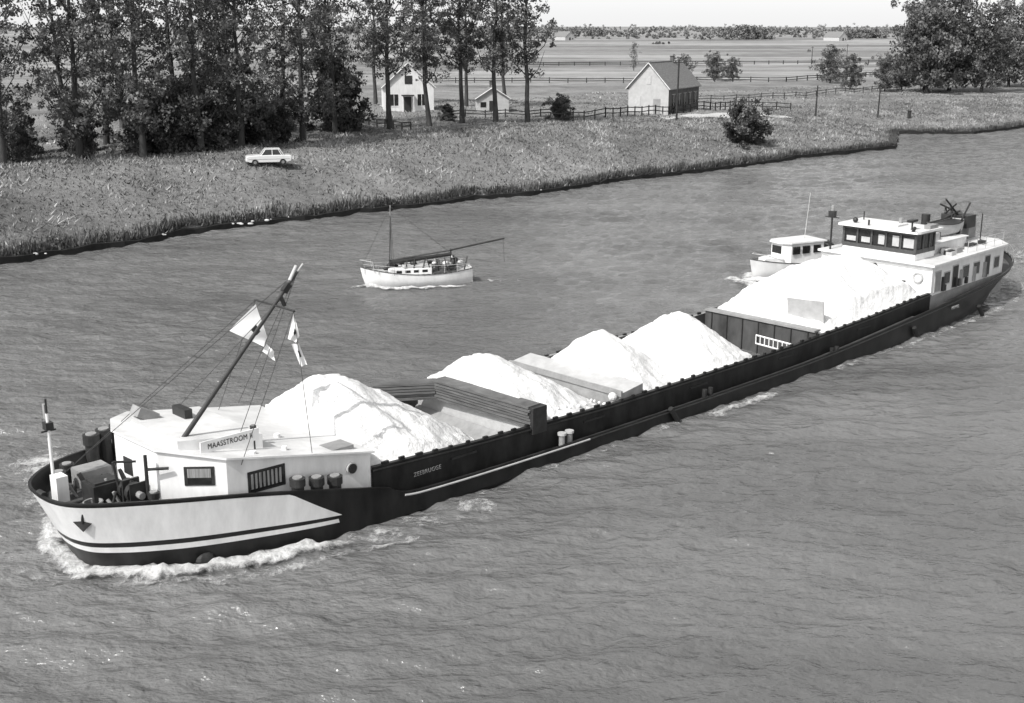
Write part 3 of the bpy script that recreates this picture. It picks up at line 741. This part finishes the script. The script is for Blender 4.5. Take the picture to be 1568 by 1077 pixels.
# ------------------------------------------------------------ yachts
yaw=math.atan2(82.6-84.5,-10.3+3.2)
yt=empty('sailing_yacht',(-6.7,83.3,0),yaw)
mb=MB(); boathull(mb,7.8,2.4,.85,M_white,M_lgrey,draft=.4,transom=.6,sheer=.5); mb.obj('hull',yt,smooth=True)
mb=MB(); mb.box(-1.0,2.0,-.75,.75,.8,1.25,M_white); mb.box(-1.0,1.0,-.65,.65,1.25,1.45,M_lgrey)
for x in (-.7,-.1,.5,1.1): mb.box(x,x+.4,-.77,.77,.95,1.15,M_glass)
mb.box(-3.3,-1.1,-.8,.8,.8,.9,M_wood)
mb.obj('cabin',yt,bevel=.04)
mb=MB(); mb.cyl((1.7,0,.9),(1.7,0,5.6),.05,M_grey,r2=.035); mb.cyl((1.9,0,1.75),(-2.6,0,2.3),.06,M_wood)
mb.cyl((1.9,.15,.9),(1.7,0,5.0),.03,M_dark)
mb.cyl((1.85,0,1.6),(-2.5,0,2.0),.17,M_dark,r2=.12); mb.cyl((-2.4,.1,2.3),(-6.3,.3,3.0),.06,M_dark)
mb.cyl((-6.2,.3,3.0),(-6.3,.3,1.3),.02,M_rope,n=4)
mb.cyl((-2.5,0,.9),(-2.5,0,2.4),.05,M_dark)
for q in ((3.9,0,1.2),(-3.8,0,1.0),(1.7,1.1,.9),(1.7,-1.1,.9)): mb.cyl((1.7,0,5.5),q,.016,M_rope,n=4)
for x in np.arange(-3.6,3.9,.9):
    for s_ in (1,-1):
        hw=1.1 if x<1.5 else 1.1*(3.9-x)/2.4+.05
        mb.cyl((x,hw*s_,.9),(x,hw*s_,1.45),.018,M_lgrey,n=4)
for s_ in (1,-1): mb.tube([(-3.6,1.05*s_,1.45),(1.5,1.1*s_,1.45),(3.7,.15*s_,1.6)],.018,M_lgrey,4)
mb.tube([(3.0,.5,1.1),(3.1,.5,1.8),(3.9,0,1.9),(3.1,-.5,1.8),(3.0,-.5,1.1)],.025,M_lgrey,5)
mb.obj('mast_and_rigging',yt)
mb=MB()
for k in range(15):
    x=-3.2+.38*k; mb.sph((x,random.uniform(-.5,.5),1.2+random.random()*.4),random.uniform(.12,.26),random.choice([M_dark,M_dark,M_grey,M_whited]),8,6,1.2,1,.8)
for k in range(8):
    x=-3.3+.6*k; mb.cyl((x,.7,1.0),(x+random.uniform(-.3,.3),.6,1.9),.045,M_dark,n=5)
mb.obj('deck_gear',yt,smooth=True)
person('helmsman',(-2.6,.3,.6),math.radians(-90),yt)
person('crew_member',(-1.6,-.4,.6),math.radians(-60),yt,M_grey)
foam('yacht_wake_foam',[([(5.0,1.4),(4.3,0),(2.5,1.3),(0,1.7),(-3,1.7),(-4.8,1.3)],1.0,.8,1.0,.18),([(4.8,-1.4),(4.2,0),(2.5,-1.3),(0,-1.7),(-4,-1.5)],.8,.6,.9,.12),([(-3.6,.4),(-6.5,.6),(-9,.9)],1.6,1.8,.6,.08)],yt)

cb=empty('motor_cruiser',(20.6,86.6,0),math.radians(180+28))
mb=MB(); boathull(mb,8.6,2.8,1.05,M_white,M_roof,draft=.4,transom=.8,sheer=.35); mb.obj('hull',cb,smooth=True)
mb=MB(); mb.prism([(-1.5,-1.1),(1.4,-1.0),(1.9,-.6),(1.9,.6),(1.4,1.0),(-1.5,1.1)],1.0,2.5,M_white,M_roof)
mb.prism([(-1.7,-1.2),(1.5,-1.1),(2.1,-.6),(2.1,.6),(1.5,1.1),(-1.7,1.2)],2.503,2.6,M_white,M_roof)
mb.prism([(1.9,-.8),(3.2,-.4),(3.2,.4),(1.9,.8)],1.0,1.5,M_white)
for x in (-1.2,-.2,.7): 
    mb.box(x,x+.65,-1.13,-1.04,1.75,2.3,M_glass); mb.box(x,x+.65,1.04,1.13,1.75,2.3,M_glass)
mb.box(1.88,1.93,-.5,.5,1.75,2.3,M_glass)
mb.box(-3.6,-1.7,-1.1,1.1,1.0,1.5,M_lgrey)
mb.obj('cabin',cb,bevel=.03)
mb=MB(); mb.cyl((-.6,0,2.6),(-.9,0,5.9),.025,M_lgrey); mb.tube([(-1.5,1,2.5),(-2.4,1,2.2),(-3.5,1,1.4)],.04,M_dark); mb.tube([(-1.5,-1,2.5),(-2.4,-1,2.2),(-3.5,-1,1.4)],.04,M_dark)
mb.sph((-2.4,0,1.9),.75,M_dark,10,7,1,1.3,.7)
mb.tube([(1.9,1,1.3),(3.3,.8,1.8),(4.1,0,1.9),(3.3,-.8,1.8),(1.9,-1,1.3)],.025,M_lgrey,5)
mb.obj('fittings',cb)
foam('cruiser_wake_foam',[([(6,2),(4.6,0),(3,1.5),(0,1.9),(-4,1.8)],1.4,1.0,1.1,.2),([(6,-2),(4.6,0),(3,-1.4),(0,-1.7),(-4,-1.6)],1.4,.8,1,.15),([(5.5,3.5),(5.2,0),(4.8,-2)],2.2,1.6,.95,.2)],cb)

# ------------------------------------------------------------ car (1960s saloon)
car=empty('parked_car',(-24.1,121,tz(-24.1,121)+.02),math.radians(15+180))
mb=MB()
prof=[(-2.2,.42),(-2.25,.72),(-2.2,.93),(-1.35,1.0),(.8,1.0),(1.95,.95),(2.2,.85),(2.25,.45),(1.8,.3),(-1.8,.3)]
n=len(prof); vs=[];
for y,sc_ in ((-.8,.985),(-.72,1),(.72,1),(.8,.985)):
    for x,z in prof: vs.append((x*sc_,y,z*(1 if abs(y)<.75 else .985)-(0 if abs(y)<.75 else .01)))
fs=[]
for k in range(3):
    for i in range(n): fs.append((k*n+i,(k+1)*n+i,(k+1)*n+(i+1)%n,k*n+(i+1)%n))
fs+=[tuple(range(n)),tuple(range(4*n-1,3*n-1,-1))]
mb.add(vs,fs,M_car); mb.obj('body',car,bevel=.05)
mb=MB()
gl=[(-1.45,.99),(-1.1,1.5),(.3,1.52),(.72,.99)]
def gh(y0,y1): return [(x,(y0 if z<1.1 else y1),z) for x,z in gl]
L_=gh(-.72,-.62);R_=gh(.72,.62)
mb.add(L_+R_,[(0,1,2,3),(7,6,5,4),(0,4,5,1),(2,6,7,3)],M_glass); mb.box(-1.14,.34,-.64,.64,1.5,1.6,M_car)
for s_ in (-1,1):
    for a_,b_ in (((-1.45,.72,.99),(-1.1,.62,1.53)),((-.35,.72,.99),(-.35,.63,1.53)),((.72,.72,.99),(.3,.62,1.53)),((-1.25,.72,1.0),(-.95,.62,1.53))):
        mb.cyl((a_[0],a_[1]*s_,a_[2]),(b_[0],b_[1]*s_,b_[2]),.045,M_car,n=6)
mb.obj('cabin',car,bevel=.03)
mb=MB()
for x in (-1.35,1.35):
    for y in (-.8,.8):
        mb.cyl((x,y-.09,.31),(x,y+.09,.31),.31,M_tyre,n=18); mb.cyl((x,y-.1,.31),(x,y+.1,.31),.16,M_chrome,n=12)
mb.cyl((2.28,-.75,.42),(2.28,.75,.42),.05,M_chrome); mb.cyl((-2.28,-.75,.42),(-2.28,.75,.42),.05,M_chrome)
for y in (-.58,.58): mb.cyl((2.15,y,.72),(2.26,y,.72),.1,M_chrome,n=12)
mb.box(-2.0,2.0,-.815,-.8,.6,.63,M_chrome); mb.box(-2.0,2.0,.8,.815,.6,.63,M_chrome)
mb.obj('wheels_and_trim',car)

# ------------------------------------------------------------ buildings
def house(name,cx,cy,rz,W,L,he,hr,mw1,mw2,zoff=0):
    z=tz(cx,cy)-.2+zoff; e=empty(name,(cx,cy,z),rz)
    m_=MB()
    m_.add([(-W/2,0,0),(W/2,0,0),(W/2,0,he),(0,0,hr),(-W/2,0,he)],[(0,1,2,3,4)],mw1)
    m_.add([(-W/2,L,0),(W/2,L,0),(W/2,L,he),(0,L,hr),(-W/2,L,he)],[(4,3,2,1,0)],mw1)
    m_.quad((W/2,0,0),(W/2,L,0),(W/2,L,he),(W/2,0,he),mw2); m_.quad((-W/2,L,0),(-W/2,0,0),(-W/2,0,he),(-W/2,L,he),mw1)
    m_.obj('walls',e)
    m_=MB(); o=.35; k=(hr-he)/(W/2)
    for s_ in (1,-1):
        a=[(0,-o,hr+.12),(0,L+o,hr+.12),(s_*(W/2+o),L+o,he-k*o+.12),(s_*(W/2+o),-o,he-k*o+.12)]
        b_=[(p[0],p[1],p[2]-.14) for p in a]
        m_.add(a+b_,[(0,1,2,3) if s_<0 else (3,2,1,0),(4,5,6,7),(0,4,7,3),(1,2,6,5),(2,3,7,6)],M_tile)
    m_.cyl((0,-o,hr+.14),(0,L+o,hr+.14),.1,M_tile,n=8)
    m_.box(-.3,.3,L*.7,L*.7+.6,hr-.3,hr+.9,mw2); m_.box(-.38,.38,L*.7-.05,L*.7+.65,hr+.9,hr+1.0,M_dark)
    for s_ in (1,-1): m_.cyl((0,-o-.02,hr+.1),(s_*(W/2+o),-o-.02,he-k*o+.1),.08,M_whited,n=6)
    m_.obj('roof',e)
    return e,z
rz=math.atan2(201.1-204.3,24.9-18.7)
hs,z=house('brick_house',21.8+.5,202.7,rz,7.0,15,4.4,8.2,M_brickL,M_brickShade)
mb=MB()
mb.box(-.4,.4,-.06,.02,4.9,6.2,M_lgrey); mb.box(.9,2.1,-.06,.02,0,2.6,M_grey); mb.box(-2.4,-1.3,-.06,.02,1.3,3,M_lgrey)
for k in range(5):
    y=1.6+k*2.7; mb.box(3.48,3.57,y,y+1.4,.3 if k in(0,2) else 1.2,3.2,M_glass); mb.box(3.5,3.6,y-.1,y+1.5,3.2,3.32,M_grey); mb.box(3.57,3.6,y+.66,y+.74,1.2,3.2,M_lgrey)
mb.obj('windows_and_doors',hs)
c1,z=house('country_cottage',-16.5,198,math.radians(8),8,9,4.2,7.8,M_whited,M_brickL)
mb=MB()
for x in (-3.0,1.4): mb.box(x,x+1.3,-.06,.02,1.2,3.0,M_glass); mb.box(x-.1,x+1.4,-.08,.0,1.1,1.2,M_white); mb.box(x+.62,x+.68,-.08,-.05,1.2,3.0,M_white)
mb.box(-.8,.4,-.06,.02,0,2.6,M_dark); mb.box(-.6,.6,-.06,.02,4.6,5.9,M_glass)
mb.box(-1.2,.8,-1.6,-.1,2.8,2.95,M_dark); mb.box(-1.15,-1.05,-1.6,-1.5,0,2.8,M_white); mb.box(.65,.75,-1.6,-1.5,0,2.8,M_white)
mb.obj('windows_and_doors',c1)
c2,z=house('garden_shed',-3.0,196,math.radians(5),5,5,2.4,4,M_brickL,M_brickShade)
mb=MB(); mb.box(-.6,.6,-.06,.02,0,2.0,M_dark); mb.box(-2,-1.1,-.05,.02,1,1.8,M_glass); mb.obj('windows_and_doors',c2)
for (x,y,s_) in ((330,1250,1.0),(470,1350,1.1),(60,1300,1)):
    h_,z=house('farmhouse',x,y,.6,12*s_,20,4,9,M_brickL,M_brickShade)
    mb=MB(); mb.box(-1,1,-.06,.02,0,3,M_dark); mb.box(3,4.2,-.06,.02,1,2.5,M_glass); mb.obj('windows_and_doors',h_)

def fence(name,pts,h=1.15,sp=2.2,rails=(.55,1.0),m=M_fence,r_=.09):
    m_=MB()
    for a,b_ in zip(pts[:-1],pts[1:]):
        a=Vector(a);b_=Vector(b_); n_=max(1,int((b_-a).length/sp)); last=None
        for i in range(n_+1):
            p=a.lerp(b_,i/n_); z=tz(p.x,p.y); m_.box(p.x-r_,p.x+r_,p.y-r_,p.y+r_,z-.3,z+h+random.uniform(-.06,.06),m)
            if last:
                for rr in rails:
                    m_.cyl((last[0],last[1],last[2]+rr),(p.x,p.y,z+rr),r_*.85,m,n=5)
            last=(p.x,p.y,z)
    return m_.obj(name)
fence('wooden_fence',[(5.5,176),(14,185),(23,198),(34,212),(40,222),(50,222)],1.5,2.2,(.65,1.3))
fence('wooden_fence',[(-19.5,168),(-13,158)],1.1)
fence('field_fence',[(36,240),(60,262),(95,300)],1.3,4,(.6,1.1),r_=.07)
fence('field_fence',[(-10,185),(2,186),(9,190)],1.2,2.5)
fence('field_fence',[(-30,330),(40,335),(75,340),(160,420)],1.4,5,(.6,1.2),r_=.12)
fence('field_fence',[(0,480),(200,520)],1.5,6,(.6,1.2),r_=.15)
Pa=[];Pb=[]
for i in range(30):
    f=i/29; x=22+24*f; y=188+19*f+3*math.sin(f*3); wd=2.2+.6*math.sin(f*5)
    Pa.append((x-.6*wd,y+.8*wd,tz(x-.6*wd,y+.8*wd)+.08)); Pb.append((x+.6*wd,y-.8*wd,tz(x+.6*wd,y-.8*wd)+.08))
mb=MB(); mb.grid([Pa,[((a[0]+b_[0])/2,(a[1]+b_[1])/2,max(a[2],b_[2])+.05) for a,b_ in zip(Pa,Pb)],Pb],M_path,flip=True); mb.obj('gravel_path')
for (x,y,h) in ((24.8,186,9.0),(53.1,216,5.5),(64,216,5.0),(120,500,7),(150,560,7),(200,640,7)):
    z=tz(x,y); mb=MB(); mb.cyl((x,y,z-.3),(x+.1,y,z+h),.16,M_fence,r2=.11,n=8); mb.box(x-.7,x+.7,y-.06,y+.06,z+h-.5,z+h-.38,M_fence)
    for k in (-.6,-.2,.2,.6): mb.cyl((x+k,y,z+h-.38),(x+k,y,z+h-.2),.05,M_lgrey,n=6)
    mb.obj('utility_pole')
x,y=69.5,216; z=tz(x,y); mb=MB(); mb.cyl((x,y,z-.2),(x,y,z+1.2),.3,M_dark,n=10); mb.cyl((x,y,z+1.2),(x,y,z+1.35),.4,M_dark,n=10); mb.obj('mooring_post')

# ------------------------------------------------------------ vegetation
def leaves(C,Rc,nl,size,rg,flat=.8):
    n=len(C); c=np.repeat(C,nl,0); rr=np.repeat(Rc,nl)
    o=rg.normal(size=(n*nl,3)); o/=np.linalg.norm(o,axis=1)[:,None]+1e-9; o*=(rg.random(n*nl)**.5*rr)[:,None]; o[:,2]*=flat
    p=c+o
    a=rg.normal(size=(n*nl,3)); a/=np.linalg.norm(a,axis=1)[:,None]
    b_=rg.normal(size=(n*nl,3)); b_-=(a*b_).sum(1)[:,None]*a; b_/=np.linalg.norm(b_,axis=1)[:,None]
    s_=(size*(.6+.8*rg.random(n*nl)))[:,None]
    a*=s_*.5; b_*=s_*.35
    V=np.stack([p-a,p+b_,p+a,p-b_],1).reshape(-1,3)
    F=np.arange(len(V)).reshape(-1,4); cl=np.repeat(np.arange(n),nl)
    return V,F,cl
def tree_mesh(name,seed,H,cr,cb,ncl,nl,size,kind='poplar',trunk=.35,mats=(M_leafA,M_leafB,M_leafC),rc=(.16,.34)):
    rg=np.random.default_rng(seed); rd=random.Random(seed)
    m_=MB(); 
    def env(f):
        if kind=='poplar': return cr*(.65+.5*math.sin(math.pi*min(1,f*.9+.1))**.7)*(1 if f<.8 else 1-(f-.8)*3.2)
        return cr*math.sqrt(max(.02,1-(2*f-.85)**2*.75))
    pts=[];k=9; ox=oy=0
    for i in range(k+1):
        f=i/k; ox+=rd.uniform(-.2,.2)*H/20; oy+=rd.uniform(-.2,.2)*H/20
        pts.append(Vector((ox if i else 0,oy if i else 0,f*H*.93-(.5 if i==0 else 0))))
    for i in range(k):
        r0=trunk*(1-i/k*.88); r1=trunk*(1-(i+1)/k*.88)
        m_.cyl(pts[i],pts[i+1],r0*(1.3 if i==0 else 1),M_bark,r2=r1,n=7,caps=False)
    C=[];Rc=[]
    def trunk_at(z):
        f=min(max(z/(H*.93),0),.999)*k; i=int(f); return pts[i].lerp(pts[i+1],f-i)
    nb=max(8,ncl//6); per=ncl//nb
    for q in range(nb):
        f=(q+rd.random())/nb; zc_=cb+(H-cb)*f; e=max(.3,env(f)); ang=q*2.4+rd.uniform(-.5,.5)
        rise=(rd.uniform(.9,1.9) if kind=='poplar' else rd.uniform(.2,.9))
        ln=e*rd.uniform(.6,1.2); st=trunk_at(max(cb*.6,zc_-ln*rise*.7)); tip=Vector((st.x+math.cos(ang)*ln,st.y+math.sin(ang)*ln,min(H,st.z+ln*rise)))
        mid=st.lerp(tip,.5)+Vector((math.cos(ang)*.15*ln,math.sin(ang)*.15*ln,-.12*ln))
        rb=trunk*.28*(1-f*.5); m_.cyl(st,mid,rb,M_bark,r2=rb*.6,n=5,caps=False); m_.cyl(mid,tip,rb*.6,M_bark,r2=rb*.2,n=5,caps=False)
        for w_ in range(per):
            g_=rd.uniform(.2,1.08); p=(st.lerp(mid,g_*2) if g_<.5 else mid.lerp(tip,g_*2-1))
            sp=.28*cr*(.5+g_); C.append((p.x+rd.gauss(0,sp),p.y+rd.gauss(0,sp),max(cb*.8,p.z+rd.gauss(0,sp*1.1)))); Rc.append(rd.uniform(*rc)*cr)
    C=np.array(C);Rc=np.array(Rc)
    V,F,cl=leaves(C,Rc,nl,size,rg)
    rnd=rg.random(len(C)); mi=np.where(rnd<.36,0,np.where(rnd<.8,1,2))
    o=m_.obj(name); me0=o.data
    tv=np.array([v.co[:] for v in me0.vertices]); tf=np.array([p.vertices[:] for p in me0.polygons])
    bpy.data.objects.remove(o)
    AV=np.concatenate([tv,V]); AF=np.concatenate([tf,F+len(tv)]); MI=np.concatenate([np.full(len(tf),3),mi[cl]])
    o=npmesh(name,AV,AF,list(mats)+[M_bark],MI); me=o.data; bpy.data.objects.remove(o)
    return me
def place(name,me,x,y,s_=1,sz=None,rz=None,dz=0):
    o=bpy.data.objects.new(name,me); COL.objects.link(o); o.location=(x,y,tz(x,y)+dz); o.rotation_euler=(0,0,random.uniform(0,6.28) if rz is None else rz); o.scale=(s_,s_,sz or s_); return o
pop=[tree_mesh('poplar_%d'%i,10+i,25,3.0,3.2,190,44,.30,'poplar',.33,rc=(.14,.34)) for i in range(4)]
popH=[tree_mesh('poplar_high_%d'%i,30+i,25,2.9,7.6,165,46,.30,'poplar',.33,rc=(.14,.34)) for i in range(3)]
rnd_=[tree_mesh('broadleaf_%d'%i,40+i,14,5.0,2.2,150,60,.50,'round',.32) for i in range(3)]
bush_=[tree_mesh('shrub_%d'%i,70+i,5.2,2.3,.3,110,95,.30,'round',.12,(M_bushA,M_bushB,M_leafB),rc=(.24,.40)) for i in range(3)]
for i,(x,y,s_) in enumerate([(-47.7,114.5,1),(-42.5,120.4,1.02),(-36.8,122.2,1.05),(-31.8,125.5,1),(-28.6,129.5,.95),(-23.9,140.3,1.05)]):
    place('poplar_tree',pop[i%4],x,y,s_)
for i,(x,y,s_) in enumerate([(-15.5,156.2,1.1),(-11.1,166.2,1.05),(-6.9,170.6,1.05),(-2.2,170.6,1.1),(2.2,174.1,1.1)]):
    place('poplar_tree',popH[i%3],x,y,s_)
for i,(x,y,s_) in enumerate([(-58,134,1.1),(-50,138,1.0),(-44,133,.95),(-39,143,1.1),(-33,140,1.0),(-28,152,1.1),(-25,166,1.1),(-21.5,149,.9),(-36,158,1.1),(-50,158,1.1)]):
    place('poplar_tree',pop[(i+2)%4],x,y,s_)
for i,(x,y) in enumerate([(-8,216),(-1,214),(-15,222),(-24,218)]): place('poplar_tree',popH[i%3],x,y,1.05)
for i,(x,y,s_,sz) in enumerate([(-35.0,126,1.0,1.2),(-31.5,129,.9,1.0),(-38.2,127,.9,1.0),(-27.5,134,.85,1.0),(-42.6,121.5,.45,.6),(-33,133,1.1,1.3),(-26,138,.7,.8),(-9,173,.4,.35),(-47.0,117,.5,.5),(7,182,.6,.6),(-45,128,.7,.8),(-50,124,.8,.8)]):
    place('hedge_shrub',bush_[i%3],x,y,s_,sz)
place('round_bush',bush_[1],-21.5,154,1.35,1.4)
place('round_bush',bush_[0],32.3,170.0,1.08,1.06,dz=-.5)
for i,(x,y,s_,sz) in enumerate([(94,281,1.25,1.35),(101,287,1.3,1.4),(107,283,1.1,1.2),(97,292,1.2,1.45),(84.4,330,.6,.6),(80.3,295,.45,.5),(86.2,287,.5,.55),(91,290,.5,.55),(124,310,1.1,1.3),(131,300,1.2,1.4),(140,318,1.2,1.3)]):
    place('broadleaf_tree',rnd_[i%3],x,y,s_,sz)
for i,(x,y,s_) in enumerate([(56,345,.9),(49,355,.8),(62,350,.7)]):
    place('field_shrub',rnd_[i%3],x,y,s_*.55)
place('poplar_tree',pop[0],42,430,.38)
rg=np.random.default_rng(5); C=[];Rc=[]
def clump(x,y,w_,h,n):
    for k in range(n):
        px=x+rg.normal()*w_*.4; hh=h*(.55+.45*rg.random())*(1-.5*min(1,abs(px-x)/w_)); C.append((px,y+rg.normal()*w_*.15,2+hh*rg.random())); Rc.append(h*.22)
clump(255,1380,40,17,130); clump(420,1500,30,15,80); clump(590,1500,60,13,80); clump(120,1700,60,12,70)
for k in range(110):
    y=rg.uniform(1300,3000); x=rg.uniform(-.15,.62)*y; clump(x,y,rg.uniform(30,110),rg.uniform(6,13),int(rg.uniform(12,30)))
for k in range(8):
    y=rg.uniform(800,1200); x=rg.uniform(.02,.6)*y; clump(x,y,rg.uniform(8,30),rg.uniform(1.5,3.0),10)
for k in range(300):
    y=3400; x=rg.uniform(-1400,2800); clump(x,y,60,rg.uniform(10,22),8)
C=np.array(C);Rc=np.array(Rc); V,F,cl=leaves(C,Rc,36,2.2,rg)
npmesh('distant_treeline',V,F,[M_far],np.zeros(len(F)))

def tufts(name,n,hmin,hmax,wid,test,mats,probs,lean=.35):
    seg=np.array([p for p in P2 if -60<p[0]<150]); 
    i=rng.integers(0,len(seg)-1,n); f=rng.random(n); base=seg[i]+(seg[i+1]-seg[i])*f[:,None]
    dd=test(n); x=base[:,0]+Nn[0]*dd; y=base[:,1]+Nn[1]*dd; z=terr(x,y)
    keep=(y>60); x,y,z=x[keep],y[keep],z[keep]; n=len(x)
    nz=np.array([noise.noise(Vector((x[q]*.22,y[q]*.22,1)))+.6*noise.noise(Vector((x[q]*.8,y[q]*.8,4))) for q in range(n)])
    h=(hmin+(hmax-hmin)*rng.random(n)**1.5)*(1+.8*nz); a=rng.random(n)*6.283; wv=wid*(.6+.8*rng.random(n))
    lx=rng.normal(size=n)*lean*h; ly=rng.normal(size=n)*lean*h
    V=np.stack([np.stack([x-np.cos(a)*wv,y-np.sin(a)*wv,z-.05],-1),np.stack([x+np.cos(a)*wv,y+np.sin(a)*wv,z-.05],-1),np.stack([x+lx,y+ly,z+h],-1)],1).reshape(-1,3)
    F=np.arange(len(V)).reshape(-1,3)
    r_=rng.random(n)+nz*1.1; mi=np.digitize(r_,probs)
    npmesh(name,V,F,mats,mi)
tufts('bank_grass',110000,.06,.38,.08,lambda n:rng.random(n)**1.0*30,[M_gA,M_gB,M_gC],[.30,.8],.8)
tufts('meadow_grass_tufts',25000,.08,.3,.12,lambda n:25+rng.random(n)*60,[M_gA,M_gB,M_gC],[.25,.8],.7)
tufts('reeds',26000,.2,.85,.06,lambda n:.1+np.abs(rng.normal(size=n))*.55,[M_reed,M_gA,M_gB],[.75,1.05],.25)
